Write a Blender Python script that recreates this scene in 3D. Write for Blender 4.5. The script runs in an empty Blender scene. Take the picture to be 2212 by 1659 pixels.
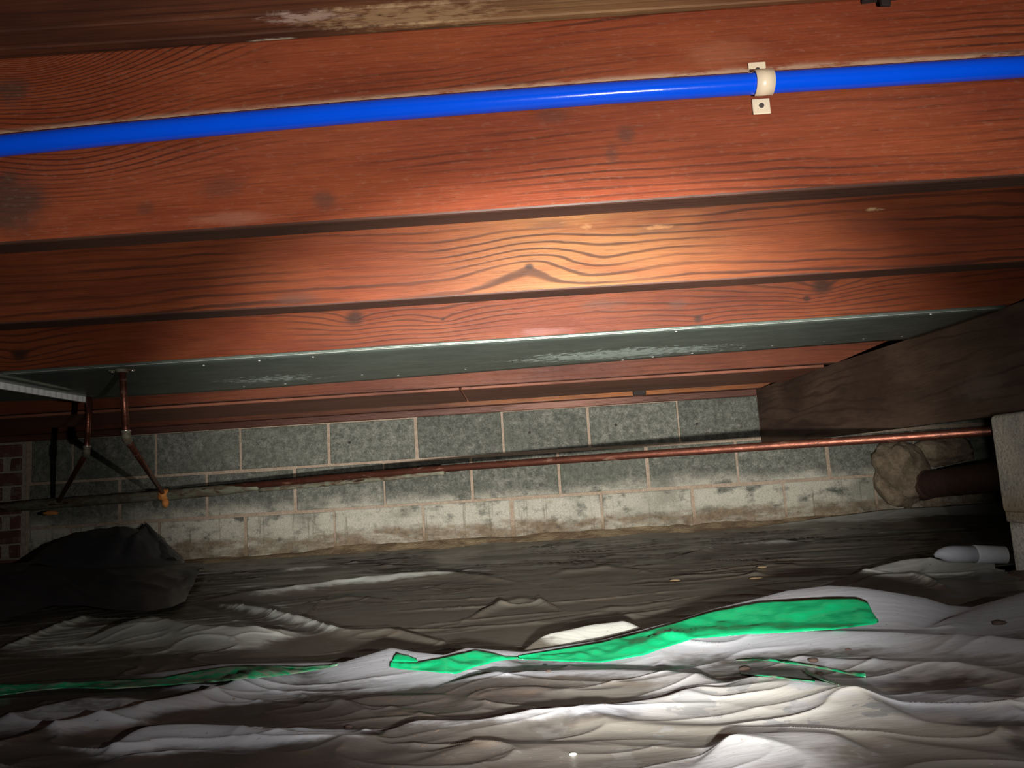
import bpy, bmesh, math, random
import numpy as np
from mathutils import Vector, Matrix
random.seed(7)
SC = bpy.context.scene
COL = SC.collection
# ------------------------------------------------------------------ camera
FPX, CX, CY = 1661.0, 1106.0, 829.5            # focal length in px of a 2212 x 1659 frame
PITCH, ROLL = math.radians(7.0), math.radians(3.6)
CAM = np.array([0.0, 0.0, 0.32])
R0 = np.array([1.0, 0, 0]); FW = np.array([0, math.cos(PITCH), math.sin(PITCH)]); U0 = np.array([0, -math.sin(PITCH), math.cos(PITCH)])
RV = R0*math.cos(ROLL) - U0*math.sin(ROLL); UV = U0*math.cos(ROLL) + R0*math.sin(ROLL)
cd = bpy.data.cameras.new('camera'); cam = bpy.data.objects.new('camera', cd); COL.objects.link(cam)
cd.sensor_width = 36.0; cd.lens = 36.0*FPX/2212.0; cd.clip_start = 0.02
cam.matrix_world = Matrix(((RV[0], UV[0], -FW[0], CAM[0]), (RV[1], UV[1], -FW[1], CAM[1]), (RV[2], UV[2], -FW[2], CAM[2]), (0, 0, 0, 1)))
SC.camera = cam
# ------------------------------------------------------------------ world, lights, exposure
w = bpy.data.worlds.new('world'); SC.world = w; w.use_nodes = True
w.node_tree.nodes['Background'].inputs[0].default_value = (0.5, 0.55, 0.6, 1); w.node_tree.nodes['Background'].inputs[1].default_value = 0.012
SC.view_settings.view_transform = 'Standard'; SC.view_settings.look = 'None'; SC.view_settings.gamma = 1.0
SC.view_settings.use_curve_mapping = False; SC.view_settings.exposure = 0.0
def spot(name, loc, target, power, half, blend, radius, col):
    ld = bpy.data.lights.new(name, 'SPOT'); ld.energy = power; ld.spot_size = math.radians(2*half); ld.spot_blend = blend
    ld.shadow_soft_size = radius; ld.color = col
    o = bpy.data.objects.new(name, ld); COL.objects.link(o); o.location = loc
    o.rotation_euler = (Vector(target)-Vector(loc)).to_track_quat('-Z', 'Y').to_euler()
    return o
# a hand torch held just below the phone, and a wide side lamp added at the right for highlight and fill
t_ = spot('hand_torch', (0.06, 0.02, 0.205), (0.16, 3.97, 0.60), 640, 24, 1.0, 0.016, (1.0, 0.97, 0.90))
t_.scale = (1.37, 1.0, 1.0)                     # oval beam, wider than high
spot('side_lamp', (0.33, 0.02, 0.30), (0.00, 1.06, 0.46), 62, 70, 1.0, 0.006, (1.0, 0.96, 0.90))

# ------------------------------------------------------------------ pixel -> place helpers
def ray(x, y): return FW + RV*(x-CX)/FPX - UV*(y-CY)/FPX
def onz(x, y, z): v = ray(x, y); return CAM + v*(z-CAM[2])/v[2]
def ony(x, y, d): v = ray(x, y); return CAM + v*d/v[1]
# ------------------------------------------------------------------ object helpers
def props(o, label=None, cat=None, group=None, kind=None):
    if label: o['label'] = label
    if cat: o['category'] = cat
    if group: o['group'] = group
    if kind: o['kind'] = kind
    return o
def empty(name, loc, label=None, cat=None, group=None, kind=None):
    o = bpy.data.objects.new(name, None); COL.objects.link(o); o.location = loc; o.empty_display_size = 0.05
    return props(o, label, cat, group, kind)
def link(name, me, mat, parent=None, loc=None):
    if mat and not me.materials: me.materials.append(mat)
    o = bpy.data.objects.new(name, me); COL.objects.link(o)
    if loc is not None: o.location = loc
    if parent:
        o.parent = parent; 
        if loc is None: o.matrix_parent_inverse = Matrix.Translation(parent.location).inverted()
    return o
def finish(name, bm, mat, parent=None, smooth=False, origin=True):
    """bm is in world coordinates; its origin is moved to the base of the piece"""
    bmesh.ops.recalc_face_normals(bm, faces=bm.faces[:])
    off = Vector((0, 0, 0))
    if origin and len(bm.verts):
        lo = Vector([min(v.co[i] for v in bm.verts) for i in range(3)]); hi = Vector([max(v.co[i] for v in bm.verts) for i in range(3)])
        off = Vector(((lo.x+hi.x)/2, (lo.y+hi.y)/2, lo.z))
        bmesh.ops.translate(bm, verts=bm.verts[:], vec=-off)
    for f in bm.faces: f.smooth = smooth
    me = bpy.data.meshes.new(name); bm.to_mesh(me); bm.free(); me.materials.append(mat)
    o = bpy.data.objects.new(name, me); COL.objects.link(o)
    o.location = off
    if parent:
        o.parent = parent
        o.location = off - parent.location
    return o
def box(bm, x0, x1, y0, y1, z0, z1, bevel=0.0, seg=1, jit=0.0):
    vs = [bm.verts.new((x, y, z)) for x in (x0, x1) for y in (y0, y1) for z in (z0, z1)]
    if jit:
        for v in vs: v.co += Vector([random.uniform(-jit, jit) for _ in range(3)])
    F = [(0,1,3,2),(4,6,7,5),(0,4,5,1),(2,3,7,6),(0,2,6,4),(1,5,7,3)]
    fs = [bm.faces.new([vs[i] for i in f]) for f in F]
    if bevel:
        es = list({e for f in fs for e in f.edges})
        bmesh.ops.bevel(bm, geom=es, offset=bevel, segments=seg, affect='EDGES', profile=0.5)
    return vs
def tube(bm, pts, rad, n=16, cap=True, wob=0.0):
    pts = [Vector(p) for p in pts]; rs = rad if isinstance(rad, (list, tuple)) else [rad]*len(pts)
    rings = []; ref = Vector((0, 0, 1))
    for i, p in enumerate(pts):
        t = (pts[min(i+1, len(pts)-1)] - pts[max(i-1, 0)]).normalized()
        if i == 0 and abs(t.dot(ref)) > .9: ref = Vector((0, 1, 0))
        u = (ref - t*ref.dot(t)).normalized(); ref = u; v = t.cross(u)
        rings.append([bm.verts.new(p + (u*math.cos(2*math.pi*k/n) + v*math.sin(2*math.pi*k/n))*rs[i]*(1+random.uniform(-wob, wob))) for k in range(n)])
    for a, b in zip(rings, rings[1:]):
        for k in range(n): bm.faces.new((a[k], a[(k+1) % n], b[(k+1) % n], b[k]))
    if cap: bm.faces.new(rings[0][::-1]); bm.faces.new(rings[-1])
def resample(pts, n):
    P = np.array(pts, float); s = np.r_[0, np.cumsum(np.linalg.norm(np.diff(P, axis=0), axis=1))]
    t = np.linspace(0, s[-1], n); return np.stack([np.interp(t, s, P[:, k]) for k in range(P.shape[1])], 1)
# ------------------------------------------------------------------ value noise for meshes
_T = np.random.RandomState(3).rand(256, 256)
def vn(x, y, seed=0):
    x = np.asarray(x, float) + seed*17.31; y = np.asarray(y, float) + seed*7.77
    xi = np.floor(x).astype(int); yi = np.floor(y).astype(int); fx = x-xi; fy = y-yi
    fx = fx*fx*(3-2*fx); fy = fy*fy*(3-2*fy)
    g = lambda i, j: _T[(xi+i) % 256, (yi+j) % 256]
    return (g(0,0)*(1-fx)+g(1,0)*fx)*(1-fy) + (g(0,1)*(1-fx)+g(1,1)*fx)*fy
def fbm(x, y, seed=0, oct=3):
    s = 0; a = .5
    for k in range(oct): s = s + a*vn(x*2**k, y*2**k, seed+k); a *= .5
    return s
# ------------------------------------------------------------------ node helpers
class S:
    """a shader socket with arithmetic"""
    def __init__(s, t, sock): s.t = t; s.k = sock
    def _m(s, op, b=None, c=None):
        n = s.t.nodes.new('ShaderNodeMath'); n.operation = op
        for i, v in enumerate((s, b, c)):
            if v is None: continue
            if isinstance(v, S): s.t.links.new(v.k, n.inputs[i])
            else: n.inputs[i].default_value = v
        return S(s.t, n.outputs[0])
    def __add__(s, b): return s._m('ADD', b)
    __radd__ = __add__
    def __sub__(s, b): return s._m('SUBTRACT', b)
    def __mul__(s, b): return s._m('MULTIPLY', b)
    __rmul__ = __mul__
    def __truediv__(s, b): return s._m('DIVIDE', b)
    def f(s, op, b=None): return s._m(op, b)
    def clamp(s):
        r = s._m('ADD', 0.0); r.k.node.use_clamp = True; return r
    def step(s, a, b):
        n = s.t.nodes.new('ShaderNodeMapRange'); n.interpolation_type = 'SMOOTHSTEP'
        s.t.links.new(s.k, n.inputs[0]); n.inputs[1].default_value = a; n.inputs[2].default_value = b
        return S(s.t, n.outputs[0])
    def gauss(s, c, wd):
        d = (s - c)*(1.0/wd); return (d*d*-1.0).f('EXPONENT')
class Mat:
    def __init__(m, name, rough=.6, metal=0.0, spec=.5):
        m.mat = bpy.data.materials.new(name); m.mat.use_nodes = True; m.t = m.mat.node_tree
        m.b = m.t.nodes['Principled BSDF']; m.b.inputs['Roughness'].default_value = rough; m.b.inputs['Metallic'].default_value = metal
        m.b.inputs['Specular IOR Level'].default_value = spec
        g = m.t.nodes.new('ShaderNodeNewGeometry'); sp = m.t.nodes.new('ShaderNodeSeparateXYZ'); m.t.links.new(g.outputs['Position'], sp.inputs[0])
        m.x, m.y, m.z = (S(m.t, sp.outputs[i]) for i in range(3))
        m.back = S(m.t, g.outputs['Backfacing'])
    def rnd(m): n = m.t.nodes.new('ShaderNodeObjectInfo'); return S(m.t, n.outputs['Random'])
    def attr(m, name): n = m.t.nodes.new('ShaderNodeAttribute'); n.attribute_name = name; return S(m.t, n.outputs['Fac'])
    def vec(m, x, y, z):
        n = m.t.nodes.new('ShaderNodeCombineXYZ')
        for i, v in enumerate((x, y, z)):
            if isinstance(v, S): m.t.links.new(v.k, n.inputs[i])
            else: n.inputs[i].default_value = v
        return n.outputs[0]
    def noise(m, sx, sy, sz, detail=3, rough=.5, off=0.0, src=None):
        X, Y, Z = src or (m.x, m.y, m.z)
        n = m.t.nodes.new('ShaderNodeTexNoise'); n.inputs['Scale'].default_value = 1.0; n.inputs['Detail'].default_value = detail; n.inputs['Roughness'].default_value = rough
        m.t.links.new(m.vec(X*sx+off, Y*sy+off*.7, Z*sz+off*1.3), n.inputs['Vector']); return S(m.t, n.outputs[0])
    def voro(m, sx, sy, sz, off=0.0):
        n = m.t.nodes.new('ShaderNodeTexVoronoi'); n.inputs['Scale'].default_value = 1.0
        m.t.links.new(m.vec(m.x*sx+off, m.y*sy, m.z*sz), n.inputs['Vector']); return S(m.t, n.outputs['Distance'])
    def rgb(m, c):
        n = m.t.nodes.new('ShaderNodeRGB'); n.outputs[0].default_value = (*c, 1); return S(m.t, n.outputs[0])
    def mix(m, f, a, b, mode='MIX'):
        n = m.t.nodes.new('ShaderNodeMix'); n.data_type = 'RGBA'; n.blend_type = mode; n.clamp_factor = True
        if isinstance(f, S): m.t.links.new(f.k, n.inputs[0])
        else: n.inputs[0].default_value = f
        for v, i in ((a, 6), (b, 7)):
            if isinstance(v, S): m.t.links.new(v.k, n.inputs[i])
            else: n.inputs[i].default_value = (*v, 1)
        return S(m.t, n.outputs[2])
    def scale(m, c, f):
        n = m.t.nodes.new('ShaderNodeVectorMath'); n.operation = 'SCALE'; m.t.links.new(c.k, n.inputs[0])
        if isinstance(f, S): m.t.links.new(f.k, n.inputs['Scale'])
        else: n.inputs['Scale'].default_value = f
        return S(m.t, n.outputs[0])
    def out(m, col=None, rough=None, metal=None, bump=None, bdist=.002, bstr=1.0):
        if col is not None:
            if isinstance(col, S): m.t.links.new(col.k, m.b.inputs['Base Color'])
            else: m.b.inputs['Base Color'].default_value = (*col, 1)
        if rough is not None: m.t.links.new(rough.k, m.b.inputs['Roughness'])
        if metal is not None: m.t.links.new(metal.k, m.b.inputs['Metallic'])
        if bump is not None:
            n = m.t.nodes.new('ShaderNodeBump'); n.inputs['Strength'].default_value = bstr; n.inputs['Distance'].default_value = bdist
            m.t.links.new(bump.k, n.inputs['Height']); m.t.links.new(n.outputs[0], m.b.inputs['Normal'])
        return m.mat
# ------------------------------------------------------------------ materials
def wood(name, seed, mid, light, dark, freq=110, amp=.9, knots=(), gold=None, stain_tones=(), paint=(), bend=(), line=.55, ax='xz', gloss=.36, blotch=.5, dusty=0.0, curve=None):
    """sawn softwood: growth rings bowed around knots, fibres, blotches and stains"""
    m = Mat(name, gloss, 0.0, .28)
    X, Z = {'xz': (m.x, m.z), 'xy': (m.x, m.y), 'yz': (m.y, m.z)}[ax]
    src = (X, Z, X*0.0)
    n1 = m.noise(1.3, 7, 0, 2, .5, seed, src)
    q = Z*freq + (n1-.5)*(amp*14) + (m.noise(9, 30, 0, 2, .5, seed+4, src)-.5)*1.1
    kn = None; wide = None
    for (kx, kz, kr, kw, kp) in knots:
        dx = (X-kx)*(1.0/kw); dz = (Z-kz)*(1.0/(kw*.42))
        q = q + ((dx*dx+dz*dz).f('SQRT')*-1.0).f('EXPONENT')*kp
        e_ = ((dx*dx+dz*dz).f('SQRT')*-1.0).f('EXPONENT'); wide = e_ if wide is None else wide+e_
        ddx = (X-kx)*(1.0/kr); ddz = (Z-kz)*(1.0/(kr*.75)); g = ((ddx*ddx+ddz*ddz)*-1.0).f('EXPONENT')
        kn = g if kn is None else kn+g
    for (bx, bz, bw, bh, bp) in bend:
        q = q + X.gauss(bx, bw)*Z.gauss(bz, bh)*bp
    s = (q*(2*math.pi*.5)).f('SINE')
    fade = m.noise(2.2, 14, 0, 2, .5, seed+9, src)
    ln = s.step(.25, 1.0)*(fade.step(.34, .66) if wide is None else (fade.step(.34, .66) + wide.step(.12, .4)*.8).clamp())
    fib = m.noise(11, 420, 0, 3, .6, seed+2, src)
    pore = m.noise(26, 700, 0, 2, .5, seed+5, src).step(.62, .74)
    big = m.noise(2.6, 9, 0, 4, .6, seed+1, src)
    col = m.mix(big.step(.32, .68), mid, light)
    col = m.mix((m.noise(1.4, 4, 0, 4, .6, seed+12, src)).step(.45, .72)*blotch, col, dark)
    if gold: col = m.mix(X.gauss(gold[0], gold[1])*m.noise(3, 12, 0, 3, .55, seed+3, src).step(.22, .55)*gold[3], col, gold[2])
    col = m.scale(col, (fib-.5)*1.0+1.0)
    col = m.mix((ln*(line*1.35)).clamp(), col, m.mix(.85, col, (.028, .010, .006)))
    col = m.mix(pore*.45, col, m.mix(.7, col, (.03, .012, .006)))
    if kn is not None: col = m.mix(kn.step(.25, .95)*.85, col, (.030, .014, .010))
    for (sx, sz, sw, sh, sc, sa) in stain_tones:
        g = X.gauss(sx, sw)*Z.gauss(sz, sh) + (m.noise(22, 44, 0, 5, .7, seed+sx*9, src)-.5)*1.5*X.gauss(sx, sw*1.5)*Z.gauss(sz, sh*1.5)
        col = m.mix(g.step(.22, .95)*sa, col, m.mix(.8, col, sc))
    for (sx, sz, sw, sh, sc, sa) in paint:
        g = X.gauss(sx, sw)*Z.gauss(sz, sh)*m.noise(30, 90, 0, 4, .7, seed+sx*5+3, src)
        col = m.mix(g.step(.30, .52)*sa, col, sc)
    if dusty: col = m.mix(m.noise(60, 160, 0, 4, .7, seed+8, src).step(.52, .75)*dusty, col, (.5, .36, .26))
    if curve:
        zc = X*X*curve[2] + X*curve[1] + curve[0]
        g = (Z-zc).gauss(0.0, curve[3])*m.noise(18, 60, 0, 4, .7, seed+14, src).step(.30, .55)
        col = m.mix(g*.9, col, (.50, .33, .22))
    r = (m.noise(6, 40, 0, 3, .5, seed+6, src)*.3) + (gloss+.04) + ln*.1
    return m.out(col, rough=r, bump=ln*-.35 + fib*.5 + pore*-.4, bdist=.0009, bstr=.6)

def block_mat():
    m = Mat('concrete_block', .85)
    r = m.rnd()
    fine = m.noise(150, 150, 150, 4, .7); mid = m.noise(34, 34, 34, 4, .65); big = m.noise(3.2, 3.2, 5, 3, .55, 3)
    pit = m.voro(150, 150, 150)
    col = m.mix(mid.step(.3, .7), (.080, .084, .070), (.185, .186, .155))
    col = m.scale(col, (fine-.5)*2.6+1.0)
    col = m.scale(col, r*.4+.78)
    col = m.mix(m.noise(12, 12, 16, 5, .7, 21).step(.50, .68)*.55, col, m.scale(m.rgb((.065, .066, .056)), (fine-.5)*1.2+1.0))
    col = m.mix(m.noise(16, 16, 20, 5, .7, 31).step(.54, .72)*.5, col, m.scale(m.rgb((.34, .33, .28)), (fine-.5)*1.2+1.0))
    # pale bloom on the lowest course, ragged
    lowm = (m.z*-1.0 + (m.noise(5, 5, 9, 4, .6, 5)-.5)*.16).step(-.30, -.20)
    bloom = lowm*m.noise(9, 9, 14, 4, .65, 2).step(.30, .52)
    col = m.mix(bloom*.85, col, m.scale(m.rgb((.50, .47, .39)), (fine-.5)*1.0+1.0))
    drip = m.noise(38, 1, 2.5, 3, .6, 8).step(.60, .70)*lowm
    col = m.mix(drip*.5, col, (.10, .075, .045))
    # moss / damp
    col = m.mix(big.step(.50, .72)*.5, col, (.085, .095, .07))
    # brown damp from the ground up
    damp = (m.z*-1.0 + (m.noise(6, 6, 12, 5, .65, 11)-.5)*.11).step(-.12, -.085)
    col = m.mix(damp*m.noise(7, 7, 20, 4, .65, 17).step(.25, .6)*.85, col, m.mix(mid.step(.3, .7), (.10, .065, .036), (.20, .135, .075)))
    col = m.mix(pit.step(.26, .12)*.6, col, (.02, .02, .018))
    return m.out(col, bump=fine*.6+mid*.5+pit*.3, bdist=.004, bstr=.8)
def mortar_mat(name, a, b):
    m = Mat(name, .9)
    n = m.noise(60, 60, 60, 4, .65); d = (m.z*-1.0 + (m.noise(6, 6, 12, 4, .6, 1)-.5)*.1).step(-.10, -.05)
    col = m.mix(n.step(.3, .7), a, b); col = m.mix(d*.7, col, (.15, .10, .055))
    return m.out(m.scale(col, (m.noise(200, 200, 200, 2)-.5)*.8+1.0), bump=n, bdist=.004)
def film_mat(name, pale, dirty, seed, pale_amt=.5, gloss=.33, spots=None):
    m = Mat(name, gloss)
    lift = m.attr('lift')
    n = m.noise(3.0, 8, 0, 5, .62, seed); n2 = m.noise(26, 60, 0, 4, .6, seed+2)
    f = (lift*1.1 + (n-.5)*1.6 + (n2-.5)*.5 + (pale_amt-.5)).step(.18, .62)
    col = m.mix(f, dirty, pale)
    col = m.mix(m.noise(5, 14, 0, 4, .65, seed+7).step(.52, .75)*.45, col, m.mix(.6, col, (.16, .105, .065)))
    speck = m.noise(140, 200, 0, 3, .6, seed+4).step(.66, .72)
    col = m.mix(speck*.7, col, (.10, .06, .035))
    if spots:
        g = m.x.gauss(spots[0], spots[2])*m.y.gauss(spots[1], spots[3])
        g2 = g*m.noise(5, 8, 0, 4, .55, seed+9).step(.36, .46)
        col = m.mix(g2*.8, col, (.27, .255, .225))
        col = m.mix(g2*m.noise(16, 22, 0, 4, .6, seed+3).step(.585, .60), col, (.15, .155, .16))
    r = m.noise(8, 20, 0, 3, .5, seed+5)*.25 + (gloss-.1)
    return m.out(col, rough=r, bump=m.noise(9, 60, 40, 4, .6, seed+6) + n2*.4, bdist=.003, bstr=.32)
def copper_mat(name, green=0.0):
    m = Mat(name, .30, 1.0)
    n = m.noise(20, 20, 60, 4, .6); n2 = m.noise(7, 30, 40, 4, .6, 4)
    col = m.mix(n.step(.3, .7), (.22, .078, .05), (.14, .05, .034))
    g = n2.step(.62-green*.55, .74-green*.45)
    if green > .3: col = m.mix(.6, col, (.07, .045, .03))
    col = m.mix(g*(.25+green*.7), col, m.mix(n.step(.4, .6), (.10, .095, .065), (.17, .20, .14)))
    return m.out(col, rough=n*.22+.33+g*.35, metal=(g*-(.3+.65*green))+.85, bump=n+n2, bdist=.0015)
def plain(name, col, rough=.5, metal=0.0, var=.25, sc=60, bd=.001, spec=.5):
    m = Mat(name, rough, metal, spec); n = m.noise(sc, sc, sc, 4, .6)
    return m.out(m.scale(m.rgb(col), (n-.5)*2*var+1.0), bump=n, bdist=bd, bstr=.5)

RED, LRED, DRED = (.215, .043, .016), (.285, .066, .025), (.075, .019, .011)
jx = lambda px, y, d: float(ony(px, y, d)[0]); jz = lambda px, y, d: float(ony(px, y, d)[2])
def J(px, y, d): p = ony(px, y, d); return float(p[0]), float(p[2])
_dp = np.array([ony(x, y, 1.0575) for x, y in ((0, 282), (250, 258), (500, 235), (800, 210), (1106, 188), (1350, 171), (1606, 156), (1900, 139), (2212, 119))])
DUST = tuple(float(v) for v in np.polyfit(_dp[:, 0], _dp[:, 2], 2)[::-1])
GREY = (.085, .045, .034)
def st(px, y, d, wpx, hpx, c=GREY, a=.75):
    x, z = J(px, y, d); k = d/FPX; return (x, z, wpx*k, hpx*k, c, a)
M_J1 = wood('joist_wood_front', 1.3, RED, LRED, DRED, 150, .55, blotch=.35, line=.62, dusty=.12, curve=(*DUST, .0048),
    knots=[(*J(40, 95, 1.06), .0015, .21, 60.0)],
    bend=[(*J(150, 330, 1.06), .16, .075, 9.0), (*J(900, 130, 1.06), .20, .06, 3.0)],
    stain_tones=[st(1350, 290, 1.06, 26, 24), st(1322, 335, 1.06, 20, 30, GREY, .6), st(700, 432, 1.06, 34, 30), st(310, 445, 1.06, 26, 20, GREY, .55), st(20, 430, 1.06, 95, 85, (.06, .042, .034), .9), st(20, 190, 1.06, 50, 40, (.06, .042, .034), .8),  # far-left patches: weathered wood, deepened further to paint the light falling off
            st(480, 400, 1.06, 70, 30, GREY, .45), st(1195, 250, 1.06, 50, 20, GREY, .5), st(1560, 120, 1.06, 120, 40, (.45, .19, .11), .3), st(500, 470, 1.06, 120, 18, (.42, .2, .13), .45)])
M_J2 = wood('joist_wood_golden', 4.7, (.135, .029, .011), (.185, .046, .017), (.05, .013, .008), 95, .5, gloss=.30,
    knots=[(*J(1143, 578, 1.56), .012, .13, -4.0)], gold=(jx(1270, 560, 1.56), .25, (.26, .115, .042), .85), line=.7, blotch=.55,
    bend=[(*J(950, 545, 1.56), .14, .05, 2.0), (*J(1300, 560, 1.56), .10, .05, 2.2)],
    stain_tones=[st(1190, 490, 1.56, 60, 12, (.10, .05, .03), .6), st(1420, 495, 1.56, 70, 14, (.10, .05, .03), .55), st(640, 645, 1.56, 60, 16, GREY, .6), st(1885, 490, 1.56, 90, 26, (.12, .03, .016), .6)],
    paint=[st(1890, 452, 1.56, 34, 7, (.45, .30, .16), .8), st(1270, 492, 1.56, 26, 12, (.30, .14, .06), .8), st(1420, 492, 1.56, 60, 10, (.30, .14, .06), .8)])
M_J3 = wood('joist_wood_knotty', 8.2, (.135, .027, .010), (.18, .045, .016), (.045, .013, .008), 120, .6, line=.55, blotch=.4, gloss=.32,
    knots=[(*J(766, 687, 2.1), .034, .13, 6.0), (*J(1768, 622, 2.1), .038, .17, 7.0), (*J(1735, 650, 2.1), .012, .09, 3.0), (*J(35, 765, 2.1), .030, .12, 5.0), (*J(957, 690, 2.1), .007, .10, 4.0), (*J(1505, 692, 2.1), .016, .08, 3.0)],
    stain_tones=[st(1300, 660, 2.1, 60, 16, GREY, .55), st(1460, 660, 2.1, 26, 14, GREY, .6), st(1170, 718, 2.1, 70, 10, (.30, .15, .14), .5)])
M_J5 = wood('joist_wood_far', 11.1, (.115, .027, .012), (.15, .041, .018), (.045, .014, .009), 120, .5, line=.35)
M_BOARD = wood('soffit_board_wood', 13.7, (.20, .070, .040), (.25, .092, .055), (.09, .03, .02), 120, .4, ax='xy', line=.4)
M_RIM = wood('rim_wood', 15.2, (.085, .026, .012), (.12, .035, .016), (.04, .014, .010), 130, .4, line=.35, gold=(.45, .75, (.34, .115, .030), 1.0))  # darker away from the orange stretch: light falloff painted into the wood
M_PLATE = wood('sill_plate_wood', 17.9, (.08, .030, .020), (.11, .042, .030), (.04, .014, .010), 300, .4, line=.8, gold=(.25, .55, (.30, .14, .10), 1.0))  # pinkish mid-length only; the dim left end is painted shade
PW1 = tuple(float(v) for v in onz(665, 38, .9865)[:2]); PW2 = tuple(float(v) for v in onz(585, 87, .9865)[:2])
M_EDGE = wood('underside_wood', 31.5, (.060, .026, .018), (.085, .036, .024), (.03, .014, .011), 160, .4, ax='xy', line=.3, gloss=.30)  # darker wood slot for the joist bottom faces
M_SUB = wood('subfloor_wood', 21.4, (.13, .040, .019), (.19, .062, .027), (.035, .014, .010), 130, .4, ax='xy', line=.5, blotch=.75, gloss=.45, gold=(.12, .26, (.30, .17, .075), .85),
    paint=[(*PW1, .11, .022, (.50, .36, .29), .95), (*PW2, .055, .007, (.6, .5, .38), .9), (-.12, 1.03, .25, .05, (.50, .33, .17), .7)])
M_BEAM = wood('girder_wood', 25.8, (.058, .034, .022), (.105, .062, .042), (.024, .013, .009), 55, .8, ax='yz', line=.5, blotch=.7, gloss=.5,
    stain_tones=[(2.83, .60, .20, .20, (.035, .018, .012), .8), (3.52, .62, .16, .14, (.035, .018, .012), .75), (2.2, .50, .14, .05, (.13, .09, .075), .5)])  # two darker patches and a paler one along the girder face
M_BLOCK = block_mat()
M_MORT = mortar_mat('wall_mortar', (.30, .225, .165), (.40, .31, .235))
M_MORT2 = mortar_mat('brick_mortar', (.24, .20, .17), (.34, .29, .25))
def brick_mat():
    m = Mat('red_brick', .8); r = m.rnd(); n = m.noise(50, 50, 50, 4, .65)
    col = m.mix(r, (.085, .034, .028), (.14, .05, .034)); col = m.mix(n.step(.45, .7)*.6, col, (.05, .034, .03)); col = m.mix(m.noise(14, 14, 22, 4, .6, 4).step(.5, .62)*.7, col, (.16, .13, .11))
    return m.out(m.scale(col, (m.noise(170, 170, 170, 2)-.5)*.9+1.0), bump=n, bdist=.003)
M_BRICK = brick_mat()
def pier_mat():
    m = Mat('pier_block', .85); f = m.noise(120, 120, 120, 4, .7); b = m.noise(8, 8, 8, 4, .6); p = m.voro(95, 95, 95)
    col = m.mix(b.step(.35, .65), (.42, .40, .35), (.56, .51, .42)); col = m.scale(col, (f-.5)*1.3+1.0)
    col = m.mix((m.z*-1.0+(b-.5)*.06).step(-.135, -.115)*.8, col, m.scale(m.rgb((.78, .75, .68)), (f-.5)*1.4+1.0))
    col = m.mix((m.z+(b-.5)*.05).gauss(.165, .03)*.7, col, (.42, .28, .17))
    col = m.mix(p.step(.24, .10)*.6, col, (.09, .08, .07))
    return m.out(col, bump=f*.5+p*.5, bdist=.002)
M_PIER = pier_mat()
M_SOIL = plain('bare_soil', (.105, .062, .038), .95, 0, .6, 50, .006)
M_LEDGE = (lambda m: m.out(m.scale(m.mix(m.noise(9, 9, 20, 4, .6).step(.35, .65), (.19, .125, .07), (.40, .30, .18)), (m.noise(120, 120, 120, 3)-.5)*1.0+1.0), bump=m.noise(40, 40, 40, 4, .6), bdist=.006))(Mat('earth_ledge', .95))
M_FAR = film_mat('far_film', (.33, .335, .31), (.078, .070, .058), 2.3, .44, .34)
M_NEAR = film_mat('near_film', (.215, .220, .242), (.031, .027, .025), 6.1, .50, .36, spots=(.42, 1.02, .34, .16))
M_BLACK = plain('black_polythene', (.042, .043, .050), .40, 0, .35, 12, .004)
def tape_mat(name, col, dusty):
    m = Mat(name, .22); n = m.noise(10, 18, 8, 4, .6, 3); d = m.noise(26, 60, 20, 4, .65, 7)
    c = m.scale(m.rgb(col), (n-.5)*.5+1.0)
    c = m.mix(d.step(.62-dusty*.35, .78-dusty*.25)*(.25+dusty*.75), c, (.15, .13, .115))
    return m.out(c, rough=n*.12+.12+dusty*.3, bump=n, bdist=.004, bstr=.5)
M_TAPE = tape_mat('green_tape', (.004, .215, .082), .0)
M_TAPE2 = tape_mat('dusty_green_tape', (.005, .16, .066), .62)
M_BLUE = plain('blue_polyethylene', (.001, .085, .85), .16, 0, .05, 30, .0006)
M_CLIP = plain('cream_plastic', (.86, .72, .52), .35, 0, .05)
M_SCREW = plain('zinc_screw', (.16, .15, .15), .4, .7)
def galv():
    m = Mat('galvanised_sheet', .42, .55)
    X, Y = m.x, m.y
    sp = m.noise(38, 55, 38, 4, .7, 2); pa = m.noise(10, 22, 10, 4, .65, 5)
    g = X.gauss(.36, .36)*Y.gauss(2.44, .12) + X.gauss(-.78, .20)*Y.gauss(2.50, .10)*.7
    ox = (g*.9 + (sp-.5)*2.6 + (pa-.5)*1.2).step(.50, .62)*g.step(.08, .4)
    sm_ = (g.step(.35, .95))*.35; ox = ox.f('MAXIMUM', sm_)
    col = m.mix(pa.step(.3, .7), (.145, .18, .155), (.205, .245, .21))
    col = m.mix(ox*.85, col, (.52, .60, .54))
    return m.out(col, rough=sp*.15+.33+ox*.2, metal=ox*-.5+.6, bump=pa, bdist=.003)
M_GALV = galv()
M_ZINC = plain('bright_zinc_edge', (.50, .51, .48), .45, .4, .3, 70, .002)
M_CLEAT = plain('white_zinc', (.85, .86, .88), .5, 0, .25, 70, .002)
M_COP = copper_mat('copper', .05); M_COPG = copper_mat('verdigris_copper', .62)
M_CORR = plain('orange_corrosion', (.50, .19, .045), .8, 0, .6, 90, .004)
M_SOLDER = plain('solder', (.75, .72, .66), .3, .9)
M_IRON = plain('rusted_iron', (.055, .022, .015), .8, .1, .6, 40, .004)
M_FOAM = plain('pale_grey_foam', (.20, .205, .235), .7, 0, .15); M_FOAM2 = plain('white_foam', (.30, .31, .34), .7, 0, .15)
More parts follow.
